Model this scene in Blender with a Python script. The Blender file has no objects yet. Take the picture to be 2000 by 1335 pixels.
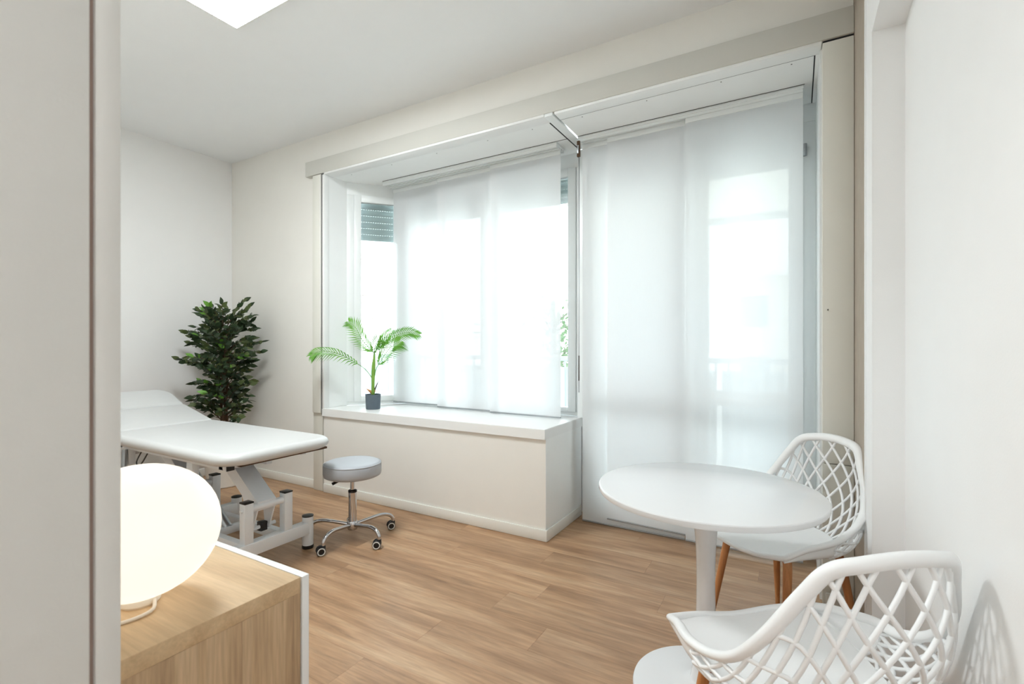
import bpy, bmesh, math, random
from mathutils import Vector, Matrix
random.seed(7)
PI = math.pi
scene = bpy.context.scene
COL = scene.collection

# ------------------------------------------------------------------ camera, world, exposure
CAM_H = 1.22
F_PX = 954.0
YAW = math.atan(555 / 954)
cam_data = bpy.data.cameras.new('camera')
cam = bpy.data.objects.new('camera', cam_data)
COL.objects.link(cam)
cam.location = (0, 0, CAM_H)
cam.rotation_euler = (PI / 2, 0, YAW)
cam_data.sensor_width = 36
cam_data.lens = 36 * F_PX / 2000
cam_data.shift_y = 6.5 / 2000
cam_data.clip_start = 0.02
cam_data.dof.use_dof = True
cam_data.dof.focus_distance = 3.0
cam_data.dof.aperture_fstop = 7.0
scene.camera = cam

world = bpy.data.worlds.new('world')
scene.world = world
world.use_nodes = True
bg = world.node_tree.nodes['Background']
bg.inputs[0].default_value = (0.88, 0.945, 1.0, 1)
bg.inputs[1].default_value = 2.35
scene.view_settings.view_transform = 'Standard'
scene.view_settings.look = 'None'
scene.view_settings.gamma = 1
scene.view_settings.use_curve_mapping = False
scene.view_settings.exposure = 1.36
scene.cycles.use_denoising = True
scene.cycles.max_bounces = 8
scene.cycles.diffuse_bounces = 5
scene.cycles.transparent_max_bounces = 12
scene.cycles.glossy_bounces = 3
scene.cycles.transmission_bounces = 6
scene.cycles.sample_clamp_indirect = 6.0
scene.cycles.adaptive_threshold = 0.03
scene.cycles.caustics_reflective = False
scene.cycles.caustics_refractive = False
CEIL_LIGHT = 20.0
LAMP_LIGHT = 0.42

# ------------------------------------------------------------------ materials
def lin(c):
    def f(v):
        v /= 255.0
        return v / 12.92 if v <= 0.04045 else ((v + 0.055) / 1.055) ** 2.4
    return (f(c[0]), f(c[1]), f(c[2]), 1)

MATS = {}
def mat(name, col, rough=0.5, metal=0.0, bump=0.0, bscale=60, var=0.0, vscale=6, spec=0.5, sheen=0, coat=0.0):
    if name in MATS: return MATS[name]
    m = bpy.data.materials.new(name); m.use_nodes = True
    nt = m.node_tree; b = nt.nodes['Principled BSDF']
    b.inputs['Roughness'].default_value = rough
    b.inputs['Metallic'].default_value = metal
    b.inputs['Specular IOR Level'].default_value = spec
    b.inputs['Coat Weight'].default_value = coat
    c = lin(col); b.inputs['Base Color'].default_value = c
    tc = nt.nodes.new('ShaderNodeTexCoord')
    if var > 0:
        n = nt.nodes.new('ShaderNodeTexNoise'); n.inputs['Scale'].default_value = vscale; n.inputs['Detail'].default_value = 4
        nt.links.new(tc.outputs['Object'], n.inputs['Vector'])
        mx = nt.nodes.new('ShaderNodeMix'); mx.data_type = 'RGBA'
        mx.inputs[6].default_value = tuple(max(0, q * (1 - var)) for q in c[:3]) + (1,)
        mx.inputs[7].default_value = tuple(min(1, q * (1 + var)) for q in c[:3]) + (1,)
        nt.links.new(n.outputs['Fac'], mx.inputs[0]); nt.links.new(mx.outputs[2], b.inputs['Base Color'])
    if bump > 0:
        n2 = nt.nodes.new('ShaderNodeTexNoise'); n2.inputs['Scale'].default_value = bscale; n2.inputs['Detail'].default_value = 3
        nt.links.new(tc.outputs['Object'], n2.inputs['Vector'])
        bp = nt.nodes.new('ShaderNodeBump'); bp.inputs['Strength'].default_value = bump; bp.inputs['Distance'].default_value = 0.002
        nt.links.new(n2.outputs['Fac'], bp.inputs['Height']); nt.links.new(bp.outputs['Normal'], b.inputs['Normal'])
    MATS[name] = m
    return m

def wood(name, cols, rough, axis_scale, per_object=0.0, grain=0.35, coat=0.0, big=1.0, poff=30.0, streaks=0.0):
    """procedural wood: stretched noise along the grain, per-object tone and offset"""
    m = bpy.data.materials.new(name); m.use_nodes = True
    nt = m.node_tree; N = nt.nodes; L = nt.links; b = N['Principled BSDF']
    tc = N.new('ShaderNodeTexCoord'); oi = N.new('ShaderNodeObjectInfo')
    off = N.new('ShaderNodeVectorMath'); off.operation = 'SCALE'
    comb = N.new('ShaderNodeCombineXYZ')
    for i in range(3): L.new(oi.outputs['Random'], comb.inputs[i])
    L.new(comb.outputs[0], off.inputs[0]); off.inputs['Scale'].default_value = poff
    add = N.new('ShaderNodeVectorMath'); add.operation = 'ADD'
    L.new(tc.outputs['Object'], add.inputs[0]); L.new(off.outputs[0], add.inputs[1])
    mp = N.new('ShaderNodeMapping'); mp.inputs['Scale'].default_value = axis_scale
    L.new(add.outputs[0], mp.inputs['Vector'])
    n1 = N.new('ShaderNodeTexNoise'); n1.inputs['Scale'].default_value = big; n1.inputs['Detail'].default_value = 6
    n1.inputs['Distortion'].default_value = 0.6
    L.new(mp.outputs[0], n1.inputs['Vector'])
    rp = N.new('ShaderNodeValToRGB'); e = rp.color_ramp.elements
    e[0].position = 0.28; e[0].color = lin(cols[0]); e[1].position = 0.74; e[1].color = lin(cols[2])
    q = e.new(0.52); q.color = lin(cols[1])
    L.new(n1.outputs['Fac'], rp.inputs[0])
    n2 = N.new('ShaderNodeTexNoise'); n2.inputs['Scale'].default_value = big * 7; n2.inputs['Detail'].default_value = 5
    L.new(mp.outputs[0], n2.inputs['Vector'])
    r2 = N.new('ShaderNodeMapRange'); r2.inputs[1].default_value = 0.35; r2.inputs[2].default_value = 0.65
    r2.inputs[3].default_value = 1 - grain; r2.inputs[4].default_value = 1 + grain * 0.5
    L.new(n2.outputs['Fac'], r2.inputs[0])
    r3 = N.new('ShaderNodeMapRange'); r3.inputs[3].default_value = 1 - per_object; r3.inputs[4].default_value = 1 + per_object
    L.new(oi.outputs['Random'], r3.inputs[0])
    mu = N.new('ShaderNodeMath'); mu.operation = 'MULTIPLY'
    L.new(r2.outputs[0], mu.inputs[0]); L.new(r3.outputs[0], mu.inputs[1])
    if streaks > 0:      # sparse dark mineral streaks along the grain
        mp3 = N.new('ShaderNodeMapping'); mp3.inputs['Scale'].default_value = tuple(q * 2.2 for q in axis_scale)
        L.new(add.outputs[0], mp3.inputs['Vector'])
        n3 = N.new('ShaderNodeTexNoise'); n3.inputs['Scale'].default_value = 1.0; n3.inputs['Detail'].default_value = 8; n3.inputs['Roughness'].default_value = 0.7
        L.new(mp3.outputs[0], n3.inputs['Vector'])
        r4 = N.new('ShaderNodeMapRange'); r4.inputs[1].default_value = 0.56; r4.inputs[2].default_value = 0.72; r4.inputs[3].default_value = 1.0; r4.inputs[4].default_value = 1 - streaks
        L.new(n3.outputs['Fac'], r4.inputs[0])
        m4 = N.new('ShaderNodeMath'); m4.operation = 'MULTIPLY'; L.new(mu.outputs[0], m4.inputs[0]); L.new(r4.outputs[0], m4.inputs[1]); mu = m4
    vm = N.new('ShaderNodeVectorMath'); vm.operation = 'SCALE'
    L.new(rp.outputs[0], vm.inputs[0]); L.new(mu.outputs[0], vm.inputs['Scale'])
    L.new(vm.outputs[0], b.inputs['Base Color'])
    b.inputs['Roughness'].default_value = rough; b.inputs['Coat Weight'].default_value = coat
    b.inputs['Coat Roughness'].default_value = 0.3
    bp = N.new('ShaderNodeBump'); bp.inputs['Strength'].default_value = 0.12; bp.inputs['Distance'].default_value = 0.001
    L.new(n2.outputs['Fac'], bp.inputs['Height']); L.new(bp.outputs[0], b.inputs['Normal'])
    MATS[name] = m
    return m

def emit_mat(name, col, strength):
    m = bpy.data.materials.new(name); m.use_nodes = True
    nt = m.node_tree; b = nt.nodes['Principled BSDF']
    b.inputs['Base Color'].default_value = lin((250, 246, 238))
    b.inputs['Emission Color'].default_value = col
    b.inputs['Emission Strength'].default_value = strength
    b.inputs['Roughness'].default_value = 0.25
    return m

def blind_mat(name, col, trans, see):
    """woven screen fabric: translucent yarn, small open area between threads, fine weave"""
    m = bpy.data.materials.new(name); m.use_nodes = True
    nt = m.node_tree; N = nt.nodes; L = nt.links
    for n in list(N): N.remove(n)
    out = N.new('ShaderNodeOutputMaterial')
    d = N.new('ShaderNodeBsdfDiffuse'); t = N.new('ShaderNodeBsdfTranslucent'); tr = N.new('ShaderNodeBsdfTransparent')
    d.inputs[0].default_value = lin(col); t.inputs[0].default_value = lin(col)
    m1 = N.new('ShaderNodeMixShader'); m1.inputs[0].default_value = trans
    L.new(d.outputs[0], m1.inputs[1]); L.new(t.outputs[0], m1.inputs[2])
    m2 = N.new('ShaderNodeMixShader')
    tc = N.new('ShaderNodeTexCoord'); n = N.new('ShaderNodeTexNoise')
    mp = N.new('ShaderNodeMapping'); mp.inputs['Scale'].default_value = (260, 260, 12)
    L.new(tc.outputs['Object'], mp.inputs[0]); L.new(mp.outputs[0], n.inputs['Vector']); n.inputs['Scale'].default_value = 1
    mr = N.new('ShaderNodeMapRange'); mr.inputs[3].default_value = see * 0.8; mr.inputs[4].default_value = see * 1.2
    L.new(n.outputs['Fac'], mr.inputs[0]); L.new(mr.outputs[0], m2.inputs[0])
    L.new(m1.outputs[0], m2.inputs[1]); L.new(tr.outputs[0], m2.inputs[2])
    L.new(m2.outputs[0], out.inputs[0])
    return m

def glass_mat(name):
    m = bpy.data.materials.new(name); m.use_nodes = True
    nt = m.node_tree; N = nt.nodes; L = nt.links
    for n in list(N): N.remove(n)
    out = N.new('ShaderNodeOutputMaterial')
    tr = N.new('ShaderNodeBsdfTransparent'); tr.inputs[0].default_value = (0.93, 0.97, 0.96, 1)
    g = N.new('ShaderNodeBsdfGlossy'); g.inputs['Roughness'].default_value = 0.02
    fr = N.new('ShaderNodeFresnel'); fr.inputs[0].default_value = 1.5
    mx = N.new('ShaderNodeMixShader')
    L.new(fr.outputs[0], mx.inputs[0]); L.new(tr.outputs[0], mx.inputs[1]); L.new(g.outputs[0], mx.inputs[2])
    L.new(mx.outputs[0], out.inputs[0])
    return m

def leaf_mat(name, c1, c2, rough=0.4):
    m = bpy.data.materials.new(name); m.use_nodes = True
    nt = m.node_tree; N = nt.nodes; L = nt.links; b = N['Principled BSDF']
    oi = N.new('ShaderNodeTexCoord'); n = N.new('ShaderNodeTexNoise'); n.inputs['Scale'].default_value = 9
    L.new(oi.outputs['Object'], n.inputs['Vector'])
    mx = N.new('ShaderNodeMix'); mx.data_type = 'RGBA'; mx.inputs[6].default_value = lin(c1); mx.inputs[7].default_value = lin(c2)
    L.new(n.outputs['Fac'], mx.inputs[0]); L.new(mx.outputs[2], b.inputs['Base Color'])
    b.inputs['Roughness'].default_value = rough
    t = N.new('ShaderNodeBsdfTranslucent'); L.new(mx.outputs[2], t.inputs[0])
    ms = N.new('ShaderNodeMixShader'); ms.inputs[0].default_value = 0.25
    L.new(b.outputs[0], ms.inputs[1]); L.new(t.outputs[0], ms.inputs[2])
    L.new(ms.outputs[0], N['Material Output'].inputs[0])
    return m

M_WALL = mat('wall_paint', (238, 236, 230), 0.75, bump=0.15, bscale=220, var=0.02)
M_WALLW = mat('wall_paint_white', (243, 243, 242), 0.7, bump=0.12, bscale=220, var=0.015)
M_CEIL = mat('ceiling_paint', (244, 246, 247), 0.8, bump=0.1, bscale=200, var=0.015)
M_RAW = mat('bare_plaster', (172, 160, 145), 0.85, bump=0.4, bscale=90, var=0.12, vscale=14)
M_BEIGE = mat('beige_trim_paint', (229, 228, 219), 0.55, bump=0.08, bscale=120, var=0.03)
M_HOUS = mat('beige_housing_paint', (211, 210, 203), 0.6, bump=0.08, bscale=120, var=0.02)
M_JAMB = mat('door_frame_paint', (214, 212, 207), 0.6, bump=0.1, bscale=250, var=0.02)
M_GROOVE = mat('door_frame_groove', (150, 128, 118), 0.8, var=0.05)
M_WHITE = mat('white_lacquer', (240, 241, 240), 0.35, var=0.01)
M_PVC = mat('white_window_frame', (236, 240, 240), 0.3, var=0.01)
M_SOFFIT = mat('soffit_panel', (245, 247, 246), 0.45, var=0.02)
M_BASE = mat('baseboard_paint', (236, 235, 228), 0.5, var=0.015)
M_BLACK = mat('black_gap_shade', (22, 24, 28), 0.6, var=0.1)  # flat black that paints the shade of narrow gaps
M_BPLAST = mat('black_plastic', (26, 27, 30), 0.35, var=0.08)
M_WRING = mat('wheel_white_ring', (225, 225, 222), 0.4, var=0.02)
M_CHROME = mat('chrome', (205, 206, 210), 0.08, metal=1.0, var=0.02)
M_ALU = mat('aluminium', (170, 174, 178), 0.35, metal=0.9, var=0.05)
M_VINYLG = mat('grey_vinyl', (176, 180, 186), 0.42, bump=0.12, bscale=300, var=0.02)
M_VINYLW = mat('white_vinyl', (206, 207, 206), 0.38, bump=0.12, bscale=260, var=0.015)
M_STEELW = mat('white_steel', (232, 236, 240), 0.3, var=0.015)
M_CHAIR = mat('white_plastic', (241, 242, 242), 0.38, var=0.01)
M_TABLE = mat('white_table_lacquer', (230, 231, 232), 0.10, var=0.008)
M_GREYPOT = mat('slate_grey_pot', (92, 104, 114), 0.7, bump=0.3, bscale=120, var=0.12, vscale=30)
M_WPOT = mat('white_ceramic', (232, 228, 220), 0.4, var=0.02)
M_SOIL = mat('dark_soil', (48, 38, 30), 0.95, bump=0.9, bscale=80, var=0.35, vscale=60)
M_BARK = mat('brown_bark', (88, 66, 48), 0.85, bump=0.7, bscale=50, var=0.25, vscale=25)
M_HUSK = mat('tan_husk', (196, 142, 92), 0.8, bump=0.4, var=0.15, vscale=40)
M_CORDW = mat('white_cord', (236, 228, 214), 0.5, var=0.02)
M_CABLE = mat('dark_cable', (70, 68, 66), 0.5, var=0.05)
M_SHUT = mat('shutter_grey_plastic', (188, 200, 202), 0.5, var=0.03)
M_CONC = mat('pale_concrete', (230, 230, 227), 0.85, bump=0.3, bscale=30, var=0.06)
M_BRAIL = mat('balcony_rail_paint', (180, 190, 200), 0.5, var=0.03)
M_FAR1 = mat('far_plaster', (222, 216, 206), 0.9, var=0.04)
M_FAR2 = mat('far_window_dark', (120, 130, 138), 0.3, var=0.05)
M_HEDGE = leaf_mat('hedge_leaf', (70, 96, 66), (120, 142, 104), 0.6)
M_TWIG = mat('grey_twig', (138, 130, 124), 0.9, var=0.1)
M_GLASS = glass_mat('window_glass')
M_FROST = mat('frosted_balcony_panel', (226, 236, 240), 0.3, var=0.02)
M_BLIND = blind_mat('blind_fabric', (250, 251, 252), 0.54, 0.055)
M_CANVAS = blind_mat('added_shade_canvas', (250, 248, 242), 0.75, 0.05)
M_FICUS = leaf_mat('ficus_leaf', (34, 52, 36), (72, 92, 60), 0.32)
M_FICUSB = leaf_mat('ficus_young_leaf', (92, 150, 52), (130, 182, 74), 0.4)
M_FICUSO = leaf_mat('ficus_olive_leaf', (74, 90, 50), (108, 120, 76), 0.42)
M_PALM = leaf_mat('palm_leaf', (62, 134, 50), (138, 194, 78), 0.4)
M_PALMST = leaf_mat('palm_stem', (120, 172, 70), (156, 196, 92), 0.4)
M_FLOOR = wood('oak_floor', ((146, 110, 79), (178, 141, 107), (196, 163, 129)), 0.38, (1.1, 12, 12), per_object=0.07, grain=0.15, coat=0.0, streaks=0.38)
M_OAK = wood('light_oak', ((196, 164, 126), (214, 184, 144), (226, 198, 160)), 0.5, (2.0, 26, 26), per_object=0.03, grain=0.07)
M_OAKV = wood('light_oak_upright', ((164, 134, 102), (192, 162, 126), (210, 182, 148)), 0.55, (26, 26, 1.6), per_object=0.07, grain=0.14)
M_BEECH = wood('beech_leg', ((168, 108, 62), (190, 128, 78), (204, 146, 96)), 0.42, (24, 24, 2.5), per_object=0.03, grain=0.1)
M_PANEL = emit_mat('led_panel', (0.93, 0.98, 1.0, 1), CEIL_LIGHT)
M_FILL = emit_mat('corridor_fill_panel', (0.95, 0.98, 1.0, 1), 9.0)  # glow of the added corridor light
M_SHADE = emit_mat('opal_glass_lit', (1.0, 0.90, 0.76, 1), LAMP_LIGHT)
M_SHADE.node_tree.nodes['Principled BSDF'].inputs['Base Color'].default_value = lin((120, 112, 100))

# ------------------------------------------------------------------ helpers
def link(o):
    COL.objects.link(o); return o

def obj(name, bm, m, parent=None, smooth=False, world=False, angle=None):
    me = bpy.data.meshes.new(name)
    bm.normal_update()
    bm.to_mesh(me); bm.free()
    me.materials.append(m)
    if smooth:
        for p in me.polygons: p.use_smooth = True
        if angle is not None:
            try: me.set_sharp_from_angle(angle=angle)
            except Exception: pass
    o = link(bpy.data.objects.new(name, me))
    if parent is not None:
        o.parent = parent
        if world: me.transform(Matrix.Translation(-parent.location))
    return o

def tag(o, label, cat=None, group=None, kind=None):
    if label: o['label'] = label
    if cat: o['category'] = cat
    if group: o['group'] = group
    if kind: o['kind'] = kind
    return o

def thing(name, label, cat, loc=(0, 0, 0), rz=0, group=None, kind=None):
    o = link(bpy.data.objects.new(name, None))
    o.empty_display_size = 0.05
    o.location = loc; o.rotation_euler = (0, 0, rz)
    return tag(o, label, cat, group, kind)

def struct(name, bm, m, label, cat, parent=None):
    o = obj(name, bm, m, parent)
    if parent is None: tag(o, label, cat, kind='structure')
    return o

def BM(): return bmesh.new()

def box(bm, x0, x1, y0, y1, z0, z1, bev=0.0, seg=2, mtx=None):
    r = bmesh.ops.create_cube(bm, size=1)
    vs = r['verts']
    for v in vs:
        v.co = Vector((x0 + (v.co.x + .5) * (x1 - x0), y0 + (v.co.y + .5) * (y1 - y0), z0 + (v.co.z + .5) * (z1 - z0)))
    if bev > 0:
        es = list({e for v in vs for e in v.link_edges})
        r2 = bmesh.ops.bevel(bm, geom=es, offset=bev, segments=seg, affect='EDGES', profile=0.5)
        if mtx is not None:
            done = set(v for f in r2['faces'] for v in f.verts)
            bmesh.ops.transform(bm, matrix=mtx, verts=list(done))
    elif mtx is not None:
        bmesh.ops.transform(bm, matrix=mtx, verts=vs)
    return bm

def bxo(name, ext, m, parent=None, bev=0.0, world=True, seg=2):
    b = box(BM(), *ext, bev=bev, seg=seg)
    return obj(name, b, m, parent, smooth=bev > 0, world=world, angle=0.7)

def frame_of(t, ref=Vector((0, 0, 1))):
    t = t.normalized()
    a = ref - t * ref.dot(t)
    if a.length < 1e-4:
        a = Vector((1, 0, 0)) - t * t.x
    a.normalize()
    return a, t.cross(a).normalized()

def tube(bm, pts, rad, seg=8, closed=False, caps=True, flat=None):
    """sweep a round (or flattened) section along pts; rad a number or a list"""
    pts = [Vector(p) for p in pts]; n = len(pts); rings = []
    up = None
    for i, p in enumerate(pts):
        if closed: t = pts[(i + 1) % n] - pts[i - 1]
        else: t = pts[min(i + 1, n - 1)] - pts[max(i - 1, 0)]
        if t.length < 1e-9: t = Vector((0, 0, 1))
        t.normalize()
        if up is None: up, s = frame_of(t)
        else:
            up = (up - t * up.dot(t))
            if up.length < 1e-5: up, s = frame_of(t)
            up.normalize(); s = t.cross(up).normalized()
        r = rad[i] if isinstance(rad, (list, tuple)) else rad
        f = flat if flat else 1.0
        rings.append([bm.verts.new(p + up * math.cos(2 * PI * k / seg) * r + s * math.sin(2 * PI * k / seg) * r * f) for k in range(seg)])
    m = n if closed else n - 1
    for i in range(m):
        A = rings[i]; B = rings[(i + 1) % n]
        for k in range(seg):
            bm.faces.new((A[k], A[(k + 1) % seg], B[(k + 1) % seg], B[k]))
    if caps and not closed:
        bm.faces.new(rings[0][::-1]); bm.faces.new(rings[-1])
    return bm

def lathe(bm, prof, seg=32, c=(0, 0, 0)):
    """prof: list of (r, z) from bottom to top"""
    rings = []
    for r, z in prof:
        if r < 1e-6: rings.append([bm.verts.new((c[0], c[1], c[2] + z))])
        else: rings.append([bm.verts.new((c[0] + r * math.cos(2 * PI * k / seg), c[1] + r * math.sin(2 * PI * k / seg), c[2] + z)) for k in range(seg)])
    for A, B in zip(rings, rings[1:]):
        for k in range(seg):
            k2 = (k + 1) % seg
            if len(A) == 1 and len(B) == 1: continue
            if len(A) == 1: bm.faces.new((A[0], B[k2], B[k]))
            elif len(B) == 1: bm.faces.new((A[k], A[k2], B[0]))
            else: bm.faces.new((A[k], A[k2], B[k2], B[k]))
    return bm

def prism(bm, poly, z0, z1):
    lo = [bm.verts.new((x, y, z0)) for x, y in poly]; hi = [bm.verts.new((x, y, z1)) for x, y in poly]
    n = len(poly)
    for i in range(n): bm.faces.new((lo[i], lo[(i + 1) % n], hi[(i + 1) % n], hi[i]))
    bm.faces.new(lo[::-1]); bm.faces.new(hi)
    bmesh.ops.recalc_face_normals(bm, faces=bm.faces)
    return bm

def catmull(pts, n):
    P = [Vector(p) for p in pts]; out = []
    P = [P[0] * 2 - P[1]] + P + [P[-1] * 2 - P[-2]]
    m = len(P) - 3
    for i in range(n + 1):
        t = i / n * m; k = min(int(t), m - 1); u = t - k
        a, b, c, d = P[k:k + 4]
        out.append(0.5 * ((2 * b) + (c - a) * u + (2 * a - 5 * b + 4 * c - d) * u * u + (3 * b - a - 3 * c + d) * u ** 3))
    return out

# ------------------------------------------------------------------ room shell
XL, XR, XN = -4.784, 0.23, 0.322       # left wall, right pillar wall, recessed right wall
YW, YB = 2.76, 0.24                    # window wall, door wall (room side)
ZC = 3.0
ZS = 2.643                             # soffit of the bay
YG = 3.36                              # window plane
SILL = 0.697

# floor: screed slab with single planks laid on it, running along the window wall
fl = thing('floor', 'brown oak plank floor running along the window wall', 'floor', (0, 0, 0), kind='structure')
bxo('subfloor', (XL - .1, 0.6, -1.7, 3.42, -0.05, -0.004), mat('screed', (90, 66, 48), 0.9, var=0.05), fl)
PW = 0.18; y_start = 1.54 - PW * 18
fixed = {1.54: -1.357, 1.90: -1.225, 1.18: -1.46}
plank_cache = {}
def plank(x0, x1, y0, y1):
    k = (round(x1 - x0, 3), round(y1 - y0, 3))
    if k not in plank_cache:
        b = box(BM(), -(x1 - x0) / 2, (x1 - x0) / 2, -(y1 - y0) / 2, (y1 - y0) / 2, -0.004, 0.0)
        me = bpy.data.meshes.new('plank'); b.to_mesh(me); b.free(); me.materials.append(M_FLOOR); plank_cache[k] = me
    o = link(bpy.data.objects.new('plank', plank_cache[k])); o.parent = fl
    o.location = ((x0 + x1) / 2, (y0 + y1) / 2, 0)
row = 0
y = y_start
while y < 3.40:
    y1 = min(y + PW, 3.40)
    key = [k for k in fixed if abs(k - y) < 0.01]
    j = fixed[key[0]] if key else -1.3 + ((row * 0.437) % 1.0) * 1.22
    xa = XL if y > YB - 0.2 else -1.9
    xb = XN if y < 2.2 else 0.23
    if y > 2.7: xa, xb = -1.5, 0.16
    js = sorted(j + 1.22 * k for k in range(-5, 5))
    e = [xa] + [q for q in js if xa + 0.02 < q < xb - 0.02] + [xb]
    for a, b_ in zip(e, e[1:]):
        plank(a + 0.0003, b_ - 0.0003, y + 0.0003, y1 - 0.0003)
    y += PW; row += 1

struct('ceiling', box(BM(), XL - .15, XN + .15, YB - .2, YW + .2, ZC, ZC + .12), M_CEIL, 'flat off-white ceiling of the treatment room', 'ceiling')
struct('wall_left', box(BM(), XL - .15, XL, YB - .2, YW + .2, 0, ZC), M_WALLW, 'cream white wall behind the ficus', 'wall')
# window wall: left part, part over the bay, short part at the right
b = BM()
box(b, XL, -3.405, YW, YW + .2, 0, ZC)
box(b, -3.405, 0.107, YW, YW + .2, ZS + .03, ZC)
box(b, 0.107, XR, YW, YW + .2, 0, ZC)
struct('wall_window', b, M_WALL, 'beige painted wall with the bay window opening', 'wall')
# right wall: strip of bare plaster by the window, white pillar, recessed white wall with soffit
struct('wall_right', box(BM(), XN, XN + .15, -0.06, 2.35, 0, ZC), M_WALLW, 'plain white recessed wall at the right', 'wall')
b = BM()
box(b, XR, XN + .15, 2.117, 2.30, 0, ZC)
box(b, XR, XN, 0.10, 2.117, 2.319, ZC)
struct('wall_pillar', b, M_WALLW, 'white pillar and boxed beam beside the right wall', 'wall')
struct('wall_strip', box(BM(), XR + .001, XN + .15, 2.30, YW + .2, 0, ZC), M_RAW, 'narrow strip of bare brownish plaster between pillar and window post', 'wall')
bxt = bxo('trim_1', (XR - .004, XR + .004, 2.28, 2.303, 0.0, ZC - .002), M_WHITE, bev=0.002)
tag(bxt, 'slim white corner bead on the pillar edge', 'trim', kind='structure')
# door wall (behind the cabinet) and the frame the camera looks through
b = BM()
box(b, XL, -0.66, 0.06, YB, 0, ZC)
box(b, -0.66, XN, 0.06, YB, 2.25, ZC)
struct('wall_back', b, M_WALL, 'painted wall behind the oak cabinet', 'wall')
df = thing('door_1', 'out-of-focus beige door frame at the left edge of the picture', 'door frame', (-0.64, 0.15, 0), kind='structure')
bxo('jamb_lining', (-0.66, -0.62, 0.055, 0.2135, 0, 2.25), M_JAMB, df, bev=0.002)
bxo('groove', (-0.66, -0.6245, 0.2135, 0.2175, 0, 2.25), M_GROOVE, df)
bxo('casing', (-0.72, -0.62, 0.2175, 0.2405, 0, 2.30), M_JAMB, df, bev=0.003)
# corridor behind the camera
b = BM()
box(b, -1.95, -1.85, -1.7, 0.06, 0, 2.7); box(b, XN, XN + .15, -1.7, -0.06, 0, 2.7)
box(b, -1.95, XN + .15, -1.8, -1.7, 0, 2.7)
struct('wall_corridor', b, M_WALLW, 'white corridor walls outside the door', 'wall')
struct('ceiling_corridor', box(BM(), -1.95, XN + .15, -1.8, 0.06, 2.7, 2.8), M_CEIL, 'white corridor ceiling outside the door', 'ceiling')

co = thing('corridor_fill_light', 'added out-of-view corridor light brightening the door frame and near wall', 'ceiling light', (-0.75, -0.85, 2.7))  # added behind the camera to brighten door frame and near wall
bxo('frame', (-1.06, -0.44, -1.16, -0.54, 2.68, 2.70), M_WHITE, co)
bxo('diffuser', (-1.05, -0.45, -1.15, -0.55, 2.674, 2.68), M_FILL, co)
# baseboards
def baseboard(name, ext, label, bev=0.006):
    o = bxo(name, ext, M_BASE, bev=bev); tag(o, label, 'baseboard', kind='structure'); return o
baseboard('baseboard_window', (XL, -3.54, YW - .012, YW, 0, 0.075), 'white baseboard below the beige wall beside the bay')
baseboard('baseboard_left', (XL, XL + .012, YB, YW, 0, 0.075), 'white baseboard along the left wall')
baseboard('baseboard_right', (0.118, XR, 2.695, 2.712, 0, 0.07), 'short white baseboard below the right window post')

# housing and posts of the old folding shutter
o = bxo('trim_2', (-3.621, XR, 2.715, YW + .02, 2.652, 2.777), M_HOUS, bev=0.004)
tag(o, 'long beige boxed beam across the top of the bay', 'pelmet', kind='structure')
post = thing('trim_3', 'narrow beige post left of the bay window', 'post', (-3.47, 2.74, 0), kind='structure')
bxo('post_board', (-3.54, -3.425, 2.735, YW + .01, 0, 2.652), M_BEIGE, post, bev=0.003)
bxo('cover_board', (-3.524, -3.437, 2.712, 2.735, 0.655, 2.645), M_BEIGE, post, bev=0.004)
bxo('cover_edge', (-3.437, -3.424, 2.712, 2.735, 0.655, 2.645), M_BASE, post, bev=0.002)
bxo('dark_gap_strip', (-3.424, -3.406, 2.725, YW + .01, 0.64, 2.65), M_BLACK, post)  # black strip painting the shade of the gap beside the post
post = thing('trim_4', 'wide beige post right of the balcony door with a small nail', 'post', (0.17, 2.74, 0), kind='structure')
bxo('post_board', (0.107, XR - .0005, 2.722, YW + .01, 0.668, 2.641), M_BEIGE, post, bev=0.002)
bxo('post_foot', (0.107, XR - .0005, 2.722, YW + .01, 0.0, 0.664), M_BEIGE, post, bev=0.002)
bxo('post_gap', (0.109, XR - .003, 2.728, YW + .01, 2.640, 2.653), M_BLACK, post)  # black filler in place of the shaded gap over the post
bb = BM(); tube(bb, [(0.128, 2.724, 1.385), (0.128, 2.706, 1.387)], 0.0025, 6); obj('nail', bb, M_CABLE, post, world=True)

# bay: reveals, soffit, parapet
bay_pts = [(-3.385, 2.955), (-3.03, YG)]
b = BM()
box(b, -3.62, -3.39, YW + .2, 2.955, 0, ZS + .2)                      # left reveal block
box(b, -3.62, -3.386, 2.765, 2.957, SILL, ZS)
prism(b, [(-3.62, 2.955), (-3.385, 2.955), (-3.03, YG), (-1.345, YG), (-1.345, YG + .12), (-3.10, YG + .12)], 0, SILL - .05)
prism(b, [(-3.62, 2.955), (-3.385, 2.955), (-3.03, YG), (0.101, YG), (0.101, YG + .14), (-3.10, YG + .14)], ZS + .012, ZS + .25)
box(b, 0.1045, XR + .2, YW + .2, YG + .14, 0, ZS + .25)
box(b, 0.1045, 0.15, 2.775, YW + .2, 0, ZS)
struct('wall_bay', b, M_SOFFIT, 'pale reveals and parapet enclosing the bay window', 'wall')
fr = thing('trim_5', 'bright white frame board lining the left edge and top of the bay', 'trim', (-3.39, 2.74, 0), kind='structure')
bxo('side_board', (-3.406, -3.383, 2.716, 2.768, SILL, ZS + .008), M_WHITE, fr, bev=0.002)
bxo('head_board', (-3.406, -1.352, 2.716, 2.812, 2.636, 2.652), M_WHITE, fr, bev=0.0015)
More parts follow.
